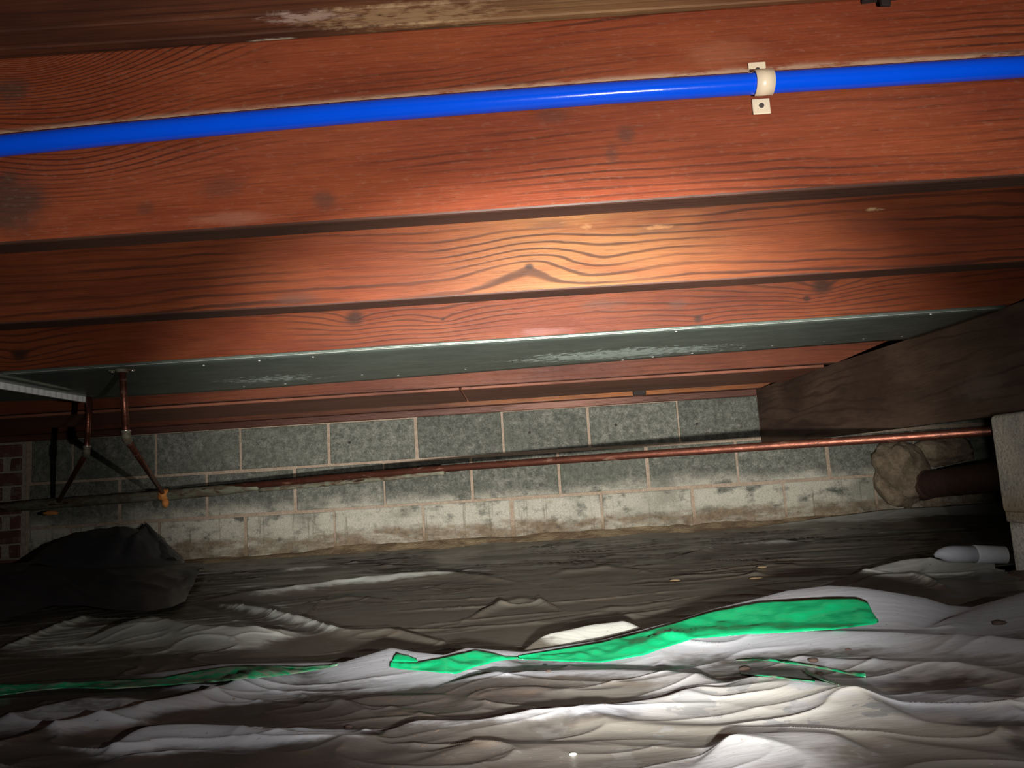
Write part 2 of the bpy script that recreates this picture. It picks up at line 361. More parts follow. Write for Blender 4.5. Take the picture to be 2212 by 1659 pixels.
M_LUMP = (lambda m: m.out(m.scale(m.mix(m.noise(16, 16, 16, 4, .6).step(.35, .65), (.13, .095, .06), (.25, .19, .13)), (m.noise(100, 100, 100, 3)-.5)*.8+1.0), bump=m.noise(30, 30, 30, 4, .6), bdist=.01))(Mat('mortar_lump', .95))
M_BARK = plain('bark_chip', (.03, .015, .010), .9, 0, .5)
M_STRAW = plain('straw', (.13, .085, .042), .9, 0, .5)
M_DARK = plain('dark_iron', (.03, .022, .02), .7, .3)

# ------------------------------------------------------------------ structure: wall, floor, ceiling
ZB = .70; WY = 3.97
def blockmesh(wd, ht, dp, bev=.004):
    bm = bmesh.new(); box(bm, -wd/2, wd/2, 0, dp, 0, ht, bev, 1); me = bpy.data.meshes.new('block'); bmesh.ops.recalc_face_normals(bm, faces=bm.faces[:]); bm.to_mesh(me); bm.free(); me.materials.append(M_BLOCK); return me
wall = empty('wall_back', (0, WY, 0), kind='structure')
bm = bmesh.new(); box(bm, -2.54, 1.262, WY+.004, WY+.20, -.2, .667); box(bm, 1.262, 3.2, WY+.004, WY+.20, -.2, .447); box(bm, 1.62, 3.2, WY+.004, WY+.2, .447, .667)
finish('mortar', bm, M_MORT, wall)
c1 = [jx(x, y, WY) for x, y in ((66, 990), (157, 985), (338, 980), (520, 972), (710, 955), (898, 945), (1086, 935), (1272, 925), (1466, 915))] + [1.270]
c2 = [jx(x, y, WY) for x, y in ((60, 1090), (258, 1057), (446, 1046), (636, 1040), (830, 1050), (1020, 1050), (1208, 1045), (1400, 1035), (1595, 1020), (1790, 1000))] + [2.04, 2.49, 2.94]
c3 = [jx(x, y, WY) for x, y in ((57, 1170), (152, 1165), (343, 1160), (530, 1150), (723, 1150), (915, 1120), (1107, 1120), (1300, 1105), (1497, 1095), (1697, 1085), (1895, 1075))] + [2.26, 2.71, 3.16]
for joints, z0, z1 in ((c1, .453, .664), (c2, .226, .440), (c3, -.01, .214), ([1.64, 2.09, 2.54, 2.99], .453, .664)):
    for a, b in zip(joints, joints[1:]):
        o = link('block', blockmesh(b-a-.011-random.uniform(-.002, .005), z1-z0-random.uniform(-.002, .004), .19), None, wall, ((a+b)/2 + random.uniform(-.003, .003), random.uniform(-.003, .003), z0))
# three little drilled holes with dark plugs in the top course
for x, y in ((1144, 934), (1330, 918), (755, 956), (1505, 916)):
    p = ony(x, y, WY); bm = bmesh.new(); tube(bm, [(p[0], WY-.0045, p[2]), (p[0], WY+.01, p[2])], .0075, 8); finish('drill_hole', bm, M_DARK, wall)
# brick return in the left corner
bw = empty('wall_left', (-2.7, WY, 0), kind='structure')
bm = bmesh.new(); box(bm, -3.4, -2.527, WY-.002, WY+.2, -.1, .668); finish('mortar', bm, M_MORT2, bw)
def brick(x0, x1, z):
    bm = bmesh.new(); box(bm, x0, x1, WY-.012+random.uniform(-.003, .003), WY+.09, z, z+.064, .004, 1, .002); finish('brick', bm, M_BRICK, bw)
for k in range(9):
    z = .004 + k*.0735
    if k % 2 == 0:
        brick(-2.76, -2.548, z); brick(-2.985, -2.772, z); brick(-3.21, -2.997, z)
    else:
        brick(-2.602, -2.550, z); brick(-2.765, -2.648, z); brick(-2.985, -2.775, z); brick(-3.21, -2.997, z)
# earth ledge along the foot of the wall
xs = np.linspace(-3.3, 3.2, 260); bm = bmesh.new(); rows = []
for j, (dy, zz) in enumerate(((.0, .034), (-.035, .030), (-.075, .020), (-.13, .008), (-.24, -.015))):
    nz = fbm(xs*6, xs*0+j*3.1, 4)-.45; ny = fbm(xs*5, xs*0+j*2.3, 9)-.45
    left = np.clip((xs+1.2)/.3, 0, 1)
    rows.append([bm.verts.new((x, WY+.004+dy+(0 if j == 0 else n2*.05), zz*(.5+.5*l)+n1*.035*(1 if j < 4 else .2))) for x, n1, n2, l in zip(xs, nz, ny, left)])
for a, b in zip(rows, rows[1:]):
    for i in range(len(xs)-1): bm.faces.new((a[i], a[i+1], b[i+1], b[i]))
props(finish('trim_1', bm, M_LEDGE, smooth=True), kind='structure')
bm = bmesh.new(); box(bm, -3.6, 3.4, .25, 4.2, -.25, -.035); floor_ = props(finish('floor', bm, M_SOIL), kind='structure')
# subfloor boards overhead
ceil = empty('ceiling', (0, 2.2, .99), kind='structure')
yb = .50; k = 0
for wd in (.14, .14, .14, .085, .045) + (.14,)*21:
    bm = bmesh.new(); zz = .9865 + (.0008 if k % 2 else .0); box(bm, -3.4, 3.2, yb, yb+wd-.004, zz, zz+.02, .002, 1); finish('plank', bm, M_SUB, ceil); yb += wd; k += 1
# ------------------------------------------------------------------ joists
def joist(name, y0, mat, label, tilt=0.0, x0=-3.3, x1=1.72, depth=.286, th=.046, z=ZB, group=None):
    bm = bmesh.new(); N = 24; xs = np.linspace(x0, x1, N+1)
    prof = []; b = .0035
    for (u, v, cu, cv) in ((0, 0, 1, 1), (th, 0, -1, 1), (th, depth, -1, -1), (0, depth, 1, -1)):
        q = [(u, v+cv*b), (u+cu*b*.3, v+cv*b*.3), (u+cu*b, v)]
        prof += q if (u == 0) == (v == 0) else q[::-1]
    rings = []
    for i, x in enumerate(xs):
        wob = (vn(x*2.1, y0*5, 3)-.5)*.004
        rings.append([bm.verts.new((x, y0+tilt*x+u+wob, z+v+(vn(x*1.7, y0*3, 8)-.5)*.003*(v < .1))) for u, v in prof])
    n = len(prof)
    for a, c in zip(rings, rings[1:]):
        for k in range(n): bm.faces.new((a[k], a[(k+1) % n], c[(k+1) % n], c[k]))
    bm.faces.new(rings[0]); bm.faces.new(rings[-1][::-1])
    lowz = min(v.co.z for v in bm.verts)
    bm.normal_update()
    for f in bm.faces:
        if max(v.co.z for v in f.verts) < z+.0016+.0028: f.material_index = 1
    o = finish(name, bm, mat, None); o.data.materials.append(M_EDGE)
    return props(o, label, 'joist', group)
joist('floor_joist', 1.060, M_J1, 'reddish floor joist nearest the camera, with the blue pipe clipped along its face', -.010)
joist('floor_joist', 1.553, M_J2, 'golden brown floor joist with v-shaped grain round a small knot, second from the camera', .006, th=.062)
joist('floor_joist', 2.090, M_J3, 'red knotty floor joist directly in front of the metal sheet', -.018)
joist('floor_joist', 3.070, M_J5, 'dull red floor joist just behind the metal sheet', 0)
props(joist('rim_joist', 3.925, M_RIM, 'orange rim joist standing on the sill plate above the block wall', 0, th=.045), None, 'rim joist')
bm = bmesh.new(); p = ony(1382, 848, 3.90); box(bm, p[0]-.032, p[0]+.032, 3.895, 3.9245, .701, .762, .006, 2, .003)
props(finish('wood_block', bm, M_DARK), 'small dark block fixed to the orange rim joist above the wall', 'block')
bm = bmesh.new(); box(bm, -3.3, 1.255, 3.945, 4.10, .666, .6995, .003, 1); props(finish('sill_plate', bm, M_PLATE), 'pinkish timber sill plate lying along the top of the grey block wall', 'sill plate')
xm = float(onz(1003, 850, ZB)[0])
for a, b, l in ((-3.0, xm-.004, 'dark left board of the brown soffit under the far joists'), (xm+.004, 1.262, 'brown right board of the soffit under the far joists')):
    bm = bmesh.new(); box(bm, a, b, 3.082, 3.565, .687, .6985, .002, 1); props(finish('soffit_board', bm, M_BOARD), l, 'board', 'soffit boards under the far joists')
# bent strap end hanging at the top edge
p = onz(1893, 10, .98)
bm = bmesh.new(); box(bm, p[0]-.028, p[0]+.034, 1.040, 1.050, p[2]-.006, p[2]+.006, .002, 1, .002); box(bm, p[0]-.010, p[0]+.004, 1.030, 1.036, p[2]-.022, p[2]+.006, .001, 1, .001)
props(finish('iron_strap', bm, M_DARK), 'short dark iron strap at the top of the nearest joist, above the cream clip', 'strap')
# girder
def bx(d): return 1.356 - .05*(d-2.05)
g = empty('girder', (1.40, 2.4, .41), 'dark timber girder running back along the right side', 'girder')
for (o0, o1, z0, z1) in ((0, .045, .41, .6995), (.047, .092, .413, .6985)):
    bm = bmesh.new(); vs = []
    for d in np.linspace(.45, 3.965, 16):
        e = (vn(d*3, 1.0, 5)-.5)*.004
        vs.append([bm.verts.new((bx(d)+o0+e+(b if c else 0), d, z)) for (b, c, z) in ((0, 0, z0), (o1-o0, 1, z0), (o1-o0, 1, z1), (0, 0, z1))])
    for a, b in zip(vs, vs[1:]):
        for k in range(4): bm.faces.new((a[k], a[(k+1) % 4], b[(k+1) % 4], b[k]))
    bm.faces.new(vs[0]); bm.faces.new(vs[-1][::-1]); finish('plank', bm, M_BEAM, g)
# concrete pier under the girder
pier = empty('block_pier', (1.46, 1.93, -.03), 'pale grey concrete block pier holding up the girder at the right edge', 'pier')
for z0, z1, dx, lab in ((.155, .407, 0, None), (-.06, .135, .012, 'whiter lower block')):
    bm = bmesh.new(); box(bm, 1.25+dx, 1.68, 1.82, 2.035, z0, z1, .012, 3, .003)
    for v in bm.verts:
        v.co += Vector((vn(v.co.y*40, v.co.z*40, 2)-.5, vn(v.co.x*40, v.co.z*40, 3)-.5, 0))*.006
    o = finish('block', bm, M_PIER, pier, True)
    if lab: o['label'] = lab
bm = bmesh.new(); box(bm, 1.256, 1.675, 1.826, 2.03, .130, .160, .005, 2, .003); finish('mortar', bm, M_PIER, pier, True)
bm = bmesh.new(); box(bm, 1.345, 1.46, 1.825, 2.03, .404, .4105); finish('packing_slate', bm, M_DARK, pier)

# ------------------------------------------------------------------ ground sheets
def crest(pts, dflt=0.0):
    A = []
    for p in pts:
        h = p[2] if len(p) > 2 else dflt
        q = onz(p[0], p[1], h); A.append((q[0]/q[1], q[1], h))
    A.sort(); return np.array(A)
SEAM = crest([(-260, 1515, .012), (-50, 1488, .012), (150, 1474, .012), (300, 1464, .012), (480, 1440, .016), (600, 1438, .016), (740, 1436, .022), (800, 1418, .030), (845, 1404, .036), (900, 1414, .032), (960, 1420, .03), (1010, 1404, .03), (1060, 1408, .024), (1130, 1414, .014),
    (1220, 1400, .018), (1300, 1388, .022), (1460, 1346, .036), (1540, 1320, .045), (1640, 1296, .058), (1700, 1280, .066), (1790, 1269, .072), (1860, 1273, .068), (1930, 1284, .058), (2000, 1296, .045), (2050, 1312, .030), (2100, 1316, .028), (2150, 1302, .036), (2212, 1284, .045), (2350, 1270, .05), (2500, 1268, .05)])
def seam_y(a): return np.interp(a, SEAM[:, 0], SEAM[:, 1])
RID = []
def ridge(pts, t, wf=1.6, wb=.8, near=True, end=.3):
    """a fold: crest picked along the photograph, t = its height as seen in px; wf / wb = how far it runs out to the front / back in heights"""
    A = []
    for p in pts:
        d = float(onz(p[0], p[1], .01)[1]); h = t*d/FPX; q = onz(p[0], p[1], h); A.append((q[0]/q[1], q[1], h))
    A.sort(); A = np.array(A); n = max(12, len(A)*6)
    g = np.linspace(A[0, 0], A[-1, 0], n); B = np.stack([g, np.interp(g, A[:, 0], A[:, 1]), np.interp(g, A[:, 0], A[:, 2])], 1)
    for _ in range(3): B[1:-1, 1:] = .5*B[1:-1, 1:]+.25*(B[:-2, 1:]+B[2:, 1:])
    RID.append((B, wf, wb, near, end))
# near sheet folds
ridge([(-160, 1640), (40, 1600), (160, 1565), (285, 1540), (435, 1503), (560, 1470), (635, 1452), (760, 1425)], 24, 1.5, .7, end=.2)
ridge([(180, 1618), (235, 1604), (280, 1585), (335, 1574), (420, 1572), (560, 1582), (740, 1588), (870, 1580)], 30, 1.3, .5, end=.2)
ridge([(780, 1590), (860, 1572), (895, 1562), (1020, 1566), (1160, 1552), (1330, 1540), (1430, 1528)], 24, 1.4, .5, end=.2)
ridge([(-60, 1572), (60, 1548), (170, 1528), (260, 1510)], 12)
ridge([(-40, 1480), (60, 1446), (127, 1416), (200, 1428), (300, 1436)], 12)
ridge([(860, 1482), (1000, 1464), (1200, 1452), (1380, 1448), (1500, 1462), (1680, 1480)], 28, 2.8, 1.3, end=.25)
ridge([(1250, 1412), (1400, 1388), (1510, 1376), (1700, 1370), (1900, 1374), (2212, 1390), (2500, 1405)], 32, 1.6, .9, end=.15)
ridge([(1500, 1432), (1700, 1420), (1900, 1432), (2100, 1452), (2350, 1485)], 16, 1.4, .8)
ridge([(1440, 1510), (1560, 1478), (1640, 1466), (1760, 1482), (1900, 1520), (2060, 1575)], 30, 3.6, 2.4, end=.35)
ridge([(1180, 1562), (1400, 1518), (1520, 1490), (1640, 1474)], 26, 1.8, 1.0)
ridge([(1480, 1640), (1580, 1602), (1700, 1592), (1800, 1600), (1920, 1622)], 28, 2.2, 1.2, end=.3)
ridge([(690, 1536), (820, 1514), (900, 1512), (1020, 1506)], 10, 1.5, .7)
ridge([(330, 1502), (500, 1488), (620, 1466)], 9)
ridge([(620, 1496), (690, 1518), (820, 1545)], 12, 1.3, .6)
ridge([(860, 1650), (1050, 1618), (1200, 1625), (1380, 1605)], 14, 2.0)
ridge([(100, 1665), (350, 1632), (560, 1640), (760, 1622)], 16, 2.0)
ridge([(1850, 1548), (2000, 1575), (2260, 1600)], 10, 1.4, .7); ridge([(1800, 1590), (2000, 1625), (2300, 1660)], 10, 1.4, .7); ridge([(1950, 1500), (2100, 1520), (2350, 1545)], 8, 1.4, .7)
ridge([(1980, 1362), (2100, 1330), (2212, 1308), (2400, 1300)], 24, 2.4, end=.2)
# far sheet folds
FARN = [([(150, 1356), (320, 1334), (430, 1350), (540, 1350), (690, 1336)], 30, 2.6, 1.4), ([(360, 1280), (520, 1306), (635, 1332), (740, 1362), (845, 1352), (960, 1378), (1090, 1410)], 15, 1.4, .5),
    ([(340, 1296), (435, 1283), (600, 1272), (740, 1254), (850, 1244), (970, 1236), (1180, 1250)], 15, 1.6, .5), ([(980, 1342), (1060, 1308), (1127, 1292), (1206, 1306), (1240, 1330)], 9, 1.2, .6),
    ([(1150, 1246), (1260, 1229), (1330, 1226), (1450, 1234)], 6, 1.5, .6), ([(1080, 1400), (1180, 1372), (1280, 1352), (1370, 1346), (1450, 1356)], 30, 1.6, .9),
    ([(-30, 1400), (60, 1375), (130, 1345), (230, 1318)], 12, 1.5, .8), ([(1200, 1346), (1350, 1330), (1520, 1302)], 6, 1.5, .7), ([(1230, 1325), (1380, 1312), (1560, 1280)], 4, 1.5, .7),
    ([(1420, 1202), (1560, 1178), (1640, 1170), (1780, 1162)], 11, 1.6, .6), ([(1740, 1256), (1860, 1228), (1950, 1212), (2060, 1212), (2150, 1214), (2350, 1200)], 20, 2.2, .8),
    ([(1800, 1270), (1900, 1240), (1980, 1240), (2100, 1278)], 12, 1.6, .8), ([(540, 1236), (700, 1226), (860, 1222), (1040, 1228)], 4, 1.6, .5), ([(1200, 1196), (1500, 1160), (1750, 1142)], 4, 1.6, .6),
    ([(620, 1306), (760, 1290), (900, 1302)], 5, 1.5, .6), ([(660, 1335), (690, 1300), (720, 1284)], 5, 1.2, .7)]
for r in FARN: ridge(*r, near=False)
def height(X, Y, near):
    a = X/Y; E = np.zeros_like(X); k = .0035; E += 1.0
    cw = (vn(X*7, Y*3, 2)-.5)*.018 + (vn(X*17, Y*9, 12)-.5)*.007
    for A, wf, wb, nr, end in RID:
        if nr != near: continue
        m = (a > A[0, 0]) & (a < A[-1, 0])
        if not m.any(): continue
        am, Ym = a[m], Y[m]
        yc = np.interp(am, A[:, 0], A[:, 1]); h = np.interp(am, A[:, 0], A[:, 2])
        u = (am-A[0, 0])/(A[-1, 0]-A[0, 0]); tp = np.clip(np.minimum(u, 1-u)/end, 0, 1); tp = tp*tp*(3-2*tp)
        h = h*tp*(.75+.5*vn(am*6, Ym*0+A[0, 1]*9, 6))
        dy = Ym-yc + cw[m]
        wd = np.where(dy < 0, wf*h+.010, wb*h+.012)
        r = np.abs(dy)/wd
        pr = h*np.exp(-r**1.5)
        E[m] += np.exp(np.minimum(pr/k, 60))-1
    H = k*np.log(E)
    def rid(n, p): return (1-np.abs(2*n-1))**p
    wx = fbm(X*1.6, Y*2.2, 21, 2)*1.6
    m1 = np.clip((vn(X*1.7, Y*4, 33)-.35)*2.2, 0, 1); m2 = np.clip((vn(X*2.3, Y*5, 34)-.4)*2.2, 0, 1)
    w1 = rid(vn(X*2.0+wx+Y*1.2, Y*9+wx*1.3, 31), 7)*m1
    w2 = rid(vn(X*3.5-Y*4+wx, Y*15+X*4+wx*2, 41), 8)*m2
    w3 = rid(vn(X*6+Y*5+wx*2, Y*20-X*6+wx*2, 51), 6)*(1-m1)
    if near:
        H = H + w1*.007 + w2*.006 + w3*.003 + (fbm(X*1.5, Y*3.2, 61, 2)-.37)*.022
        sc = np.interp(a, SEAM[:, 0], SEAM[:, 1]); sh = np.interp(a, SEAM[:, 0], SEAM[:, 2])
        dy = Y-sc; wf = 2.2*sh+.012
        sm = sh*np.where(dy < 0, np.exp(-(np.abs(dy)/wf)**1.6), 1-np.clip(dy/.03, 0, 1)*.25)
        H = np.maximum(H, 0)*np.clip(-dy/.10, 0, 1)**.6
        H = np.sqrt(H*H+sm*sm)
    else:
        kk = np.clip((Y-1.2)/1.5, 0, 1)
        H = H + w1*(.006+.006*kk) + w2*(.004+.005*kk) + w3*(.0015+.003*kk) + (fbm(X*1.6, Y*2.6, 62, 2)-.37)*(.012+.008*kk)
        yw = WY-.12 - .02*vn(X*3, Y*0, 9)
        up = np.clip((Y-yw+.25)/.25, 0, 1)
        H = H*(1-.5*up) + up*up*(.006+.045*np.clip((X-1.1)/.7, 0, 1))
        sc = seam_y(a); sh = np.interp(a, SEAM[:, 0], SEAM[:, 2])
        lim = sh-.012; t = np.clip((Y-sc)/.10, 0, 1)
        H = np.where(Y < sc+.10, np.minimum(H, lim*(1-t)+(lim+.03)*t), H)
    return H
# where the sheet lies on wet soil (+, dark) or stands clear of it (-, pale)
NEARB = [(1080, 1612, 330, 34, .9), (830, 1525, 230, 26, .8), (1090, 1498, 210, 20, .8), (180, 1500, 200, 28, .5), (520, 1548, 220, 16, .4), (2080, 1610, 230, 40, .9), (1350, 1600, 140, 34, .7), (1980, 1480, 200, 22, .35), (60, 1610, 90, 36, .4), (1850, 1412, 180, 10, .3), (380, 1650, 250, 18, .6),
    (1700, 1520, 230, 46, -.8), (1200, 1455, 250, 20, -.7), (1850, 1385, 300, 16, -.6), (2150, 1310, 90, 25, -.7), (850, 1420, 60, 20, -.6), (500, 1590, 260, 14, -.5), (1640, 1610, 80, 26, -.8), (1800, 1285, 170, 18, -.8), (400, 1520, 250, 10, -.4), (100, 1560, 160, 14, -.4)]
FARB = [(950, 1290, 260, 40, .7), (1500, 1240, 350, 56, .8), (450, 1430, 300, 22, .8), (1100, 1385, 80, 36, .9), (430, 1370, 230, 30, -.7), (1290, 1370, 120, 20, -.8), (2000, 1230, 120, 22, -.6), (750, 1250, 250, 12, -.5), (120, 1380, 160, 30, -.4), (600, 1300, 160, 12, -.4)]
def sheet(name, mat, near, na, nv, y_of, label):
    A = np.linspace(-.98, .98, na); V = np.linspace(0, 1, nv)
    a, v = np.meshgrid(A, V); Y = y_of(a, v); X = a*Y
    H = height(X, Y, near) + (.004 if near else 0.0)
    # cut round the pier
    co = np.stack([X, Y, H], -1).reshape(-1, 3)
    idx = np.arange(na*nv).reshape(nv, na)
    q = np.stack([idx[:-1, :-1], idx[:-1, 1:], idx[1:, 1:], idx[1:, :-1]], -1).reshape(-1, 4)
    cx, cy = X[:-1, :-1].ravel(), Y[:-1, :-1].ravel()
    keep = ~((cx > 1.235) & (cx < 1.70) & (cy > 1.79) & (cy < 2.05)) & (np.abs(cx) < 3.2)
    keep &= ~((cx > 1.19+.05*vn(cx*30, cy*30, 2)) & (cx < 1.75) & (cy > 1.70) & (cy < 2.09))
    q = q[keep]
    me = bpy.data.meshes.new(name)
    me.vertices.add(len(co)); me.vertices.foreach_set('co', co.ravel())
    me.loops.add(len(q)*4); me.loops.foreach_set('vertex_index', q.ravel())
    me.polygons.add(len(q)); me.polygons.foreach_set('loop_start', np.arange(0, len(q)*4, 4)); me.polygons.foreach_set('loop_total', np.full(len(q), 4))
    me.polygons.foreach_set('use_smooth', np.ones(len(q), bool))
    me.update(calc_edges=True)
    lf = np.clip(H/.035, 0, 1)
    for (bx_, by_, wx_, wy_, am_) in (NEARB if near else FARB):
        c0 = onz(bx_, by_, .01); yt = float(onz(bx_, by_-wy_, .01)[1])-c0[1]
        lf = lf - am_*np.exp(-((a-c0[0]/c0[1])/(wx_/FPX))**2 - ((Y-c0[1])/max(yt, .01))**2)
    at = me.attributes.new('lift', 'FLOAT', 'POINT'); at.data.foreach_set('value', lf.ravel())
    me.materials.append(mat)
    o = bpy.data.objects.new(name, me); COL.objects.link(o)
    bm2 = None
    return props(o, label, 'plastic sheet', 'ground sheets')
sheet('plastic_sheet', M_NEAR, True, 720, 620, lambda a, v: .60*((seam_y(a)+.012)/.60)**v, 'pale grey crumpled plastic sheet over the near ground, edged by the green tape')
sheet('plastic_sheet', M_FAR, False, 660, 560, lambda a, v: (seam_y(a)-.10)*((WY-.10-.03*vn(a*14, a*0, 3))/(seam_y(a)-.10))**v, 'dark dirty plastic sheet over the far ground up to the block wall')
# ---- black polythene heaped in the left corner
def poly_patch(bot, top, nu, nv, bulge, seed):
    """bottom and top border as (x, y, z, depth or None): a draped skin between them"""
    B = resample([ony(p[0], p[1], p[3]) if p[3] else onz(p[0], p[1], p[2]) for p in bot], nu)
    T = resample([ony(p[0], p[1], p[3]) if p[3] else onz(p[0], p[1], p[2]) for p in top], nu)
    P = np.zeros((nv, nu, 3))
    for j, t in enumerate(np.linspace(0, 1, nv)):
        P[j] = B*(1-t)+T*t
        u = np.linspace(0, 1, nu)
        P[j, :, 2] += bulge(u, t) + (fbm(u*9, u*0+t*5, seed)-.45)*.03*math.sin(math.pi*t) + ((1-np.abs(2*vn(u*7+t*3, u*0+t*8, seed+3)-1))**5)*.012*math.sin(math.pi*t)
    return P
def grid_bm(P):
    bm = bmesh.new(); V = [[bm.verts.new(p) for p in r] for r in P]
    for a, b in zip(V, V[1:]):
        for i in range(len(a)-1): bm.faces.new((a[i], a[i+1], b[i+1], b[i]))
    return bm
bp = empty('black_polythene', tuple(onz(200, 1250, 0)), 'black polythene sheet heaped in the left corner against the wall', 'polythene')
P = poly_patch([(-260, 1395, .02, None), (-60, 1352, .02, None), (40, 1330, .02, None), (110, 1308, .025, None), (180, 1308, .025, None), (250, 1318, .025, None), (320, 1320, .025, None), (370, 1312, .02, None), (400, 1298, .01, None)],
    [(-260, 1230, 0, 3.4), (-60, 1222, 0, 3.4), (60, 1215, 0, 3.35), (150, 1222, 0, 3.3), (230, 1222, 0, 3.3), (300, 1220, 0, 3.35), (360, 1218, 0, 3.4), (420, 1216, 0, 3.45), (450, 1218, 0, 3.45)], 90, 40,
    lambda u, t: .018*math.sin(math.pi*t), 3)
finish('ground_flap', grid_bm(P), M_BLACK, bp, True)
P = poly_patch([(60, 1214, 0, 3.2), (130, 1226, 0, 3.15), (220, 1228, 0, 3.15), (300, 1226, 0, 3.2), (350, 1222, 0, 3.25), (400, 1217, 0, 3.35)],
    [(95, 1194, 0, 3.72), (140, 1172, 0, 3.74), (178, 1150, 0, 3.75), (215, 1144, 0, 3.75), (280, 1140, 0, 3.76), (298, 1143, 0, 3.76), (306, 1152, 0, 3.76), (318, 1136, 0, 3.76), (340, 1152, 0, 3.78), (358, 1166, 0, 3.78), (362, 1186, 0, 3.78), (398, 1214, 0, 3.7)], 80, 30,
    lambda u, t: .05*math.sin(math.pi*t)*np.sin(np.pi*u)**.6, 8)
finish('heap', grid_bm(P), M_BLACK, bp, True)
P = poly_patch([(300, 1147, 0, 3.74), (320, 1180, 0, 3.5), (345, 1215, 0, 3.3)], [(322, 1134, 0, 3.735), (345, 1160, 0, 3.6), (400, 1212, 0, 3.45)], 14, 10, lambda u, t: .012*math.sin(math.pi*t), 5)
finish('folded_corner', grid_bm(P), M_BLACK, bp, True)

# ---- green seam tape, laid on the sheet where the eye meets it
def hit(xs, ys, lift, near=True):
    """first meeting of the sight lines with the sheet"""
    n = len(xs); V = np.array([ray(x, y) for x, y in zip(xs, ys)]); ts = np.linspace(.75, 2.6, 900); out = np.zeros((n, 3)); done = np.zeros(n, bool)
    for t in ts:
        Pp = CAM + V*t; a = Pp[:, 0]/Pp[:, 1]; sy = seam_y(a)+.004
        h = height(Pp[:, 0], np.minimum(Pp[:, 1], sy), near)+.004+lift
        m = ~done & ((Pp[:, 2] <= h) | (Pp[:, 1] >= sy))
        out[m] = Pp[m]; out[m, 2] = np.maximum(h[m], Pp[m, 2]*(Pp[m, 1] >= sy[m])); done |= m
        if done.all(): break
    return out
def tape(name, top, bot, n, k, mat, label, lift=.006):
    T = resample(top, n); B = resample(bot, n); rows = []
    for j in range(k):
        q = T*(1-j/(k-1)) + B*(j/(k-1)); rows.append(hit(q[:, 0], q[:, 1], lift))
    P = np.array(rows)
    for _ in range(1):                                   # a stiff film does not follow every wrinkle
        P[:, 1:-1] = P[:, 1:-1]*.5 + .25*(P[:, :-2]+P[:, 2:])
    aa = P[..., 0]/P[..., 1]; hh = height(P[..., 0], P[..., 1], True) + .004+lift*.6; inn = P[..., 1] < seam_y(aa)+.01
    P[..., 2] = np.where(inn, np.maximum(P[..., 2], hh), P[..., 2])
    P[..., 2] += np.clip(fbm(P[..., 0]*24+P[..., 1]*30, P[..., 1]*34-P[..., 0]*9, 44)-.42, -.12, 1)*.016*np.sin(np.pi*np.linspace(0, 1, k))[:, None]
    o = finish(name, grid_bm(P), mat, None, True)
    sm = o.modifiers.new('thick', 'SOLIDIFY'); sm.thickness = .0006; sm.offset = 1
    return props(o, label, 'tape', 'green seam tapes')
tape('seam_tape', [(1120, 1417), (1220, 1400), (1300, 1386), (1400, 1361), (1460, 1344), (1540, 1319), (1640, 1299), (1720, 1294), (1790, 1290), (1850, 1290), (1875, 1300), (1882, 1318), (1898, 1342)],
    [(1120, 1424), (1200, 1428), (1300, 1431), (1390, 1416), (1440, 1398), (1500, 1380), (1600, 1372), (1700, 1367), (1800, 1360), (1880, 1349), (1884, 1350), (1890, 1350), (1898, 1344)], 120, 12, M_TAPE, 'bright green tape, the long widening strip at the right of the seam')
t1 = tape('seam_tape', [(845, 1430), (900, 1431), (945, 1423), (990, 1412), (1030, 1404), (1062, 1410), (1090, 1418), (1122, 1420)], [(842, 1441), (870, 1446), (920, 1450), (985, 1456), (1020, 1443), (1060, 1432), (1090, 1426), (1122, 1423)], 70, 10, M_TAPE, 'bright green tape, short twisted strip at the middle of the seam', .007)
fl = tape('torn_flap', [(856, 1410), (880, 1416), (900, 1424)], [(846, 1430), (875, 1431), (903, 1431)], 14, 5, M_TAPE, 'x', .005)
for k in ('label', 'category', 'group'): del fl[k]
fl.parent = t1; fl.location = fl.location - t1.location
tape('seam_tape', [(-40, 1478), (50, 1478), (140, 1476), (250, 1468), (350, 1464), (430, 1448), (500, 1438), (580, 1438), (660, 1440), (730, 1436)], [(-40, 1508), (60, 1494), (140, 1486), (250, 1488), (350, 1481), (430, 1475), (500, 1470), (580, 1464), (660, 1452), (730, 1439)], 90, 8, M_TAPE2, 'dusty dark green tape, the long dull strip at the left of the seam')
# loose green slivers
for k, (t, b) in enumerate(((((1590, 1424), (1640, 1420), (1750, 1434), (1870, 1460)), ((1590, 1427), (1640, 1425), (1750, 1440), (1870, 1464))), (((1600, 1452), (1700, 1462), (1760, 1468)), ((1600, 1455), (1700, 1467), (1760, 1473))), (((1740, 1450), (1770, 1460), (1812, 1477)), ((1740, 1455), (1770, 1468), (1812, 1481))))):
    o = tape('tape_sliver', t, b, 24, 3, M_TAPE2, ('longest faded green sliver on the pale sheet below the wide tape', 'lower faded green sliver lying flat on the pale sheet', 'short faded green sliver at the right tip of the lower one')[k], .002); o['group'] = 'faded green slivers'

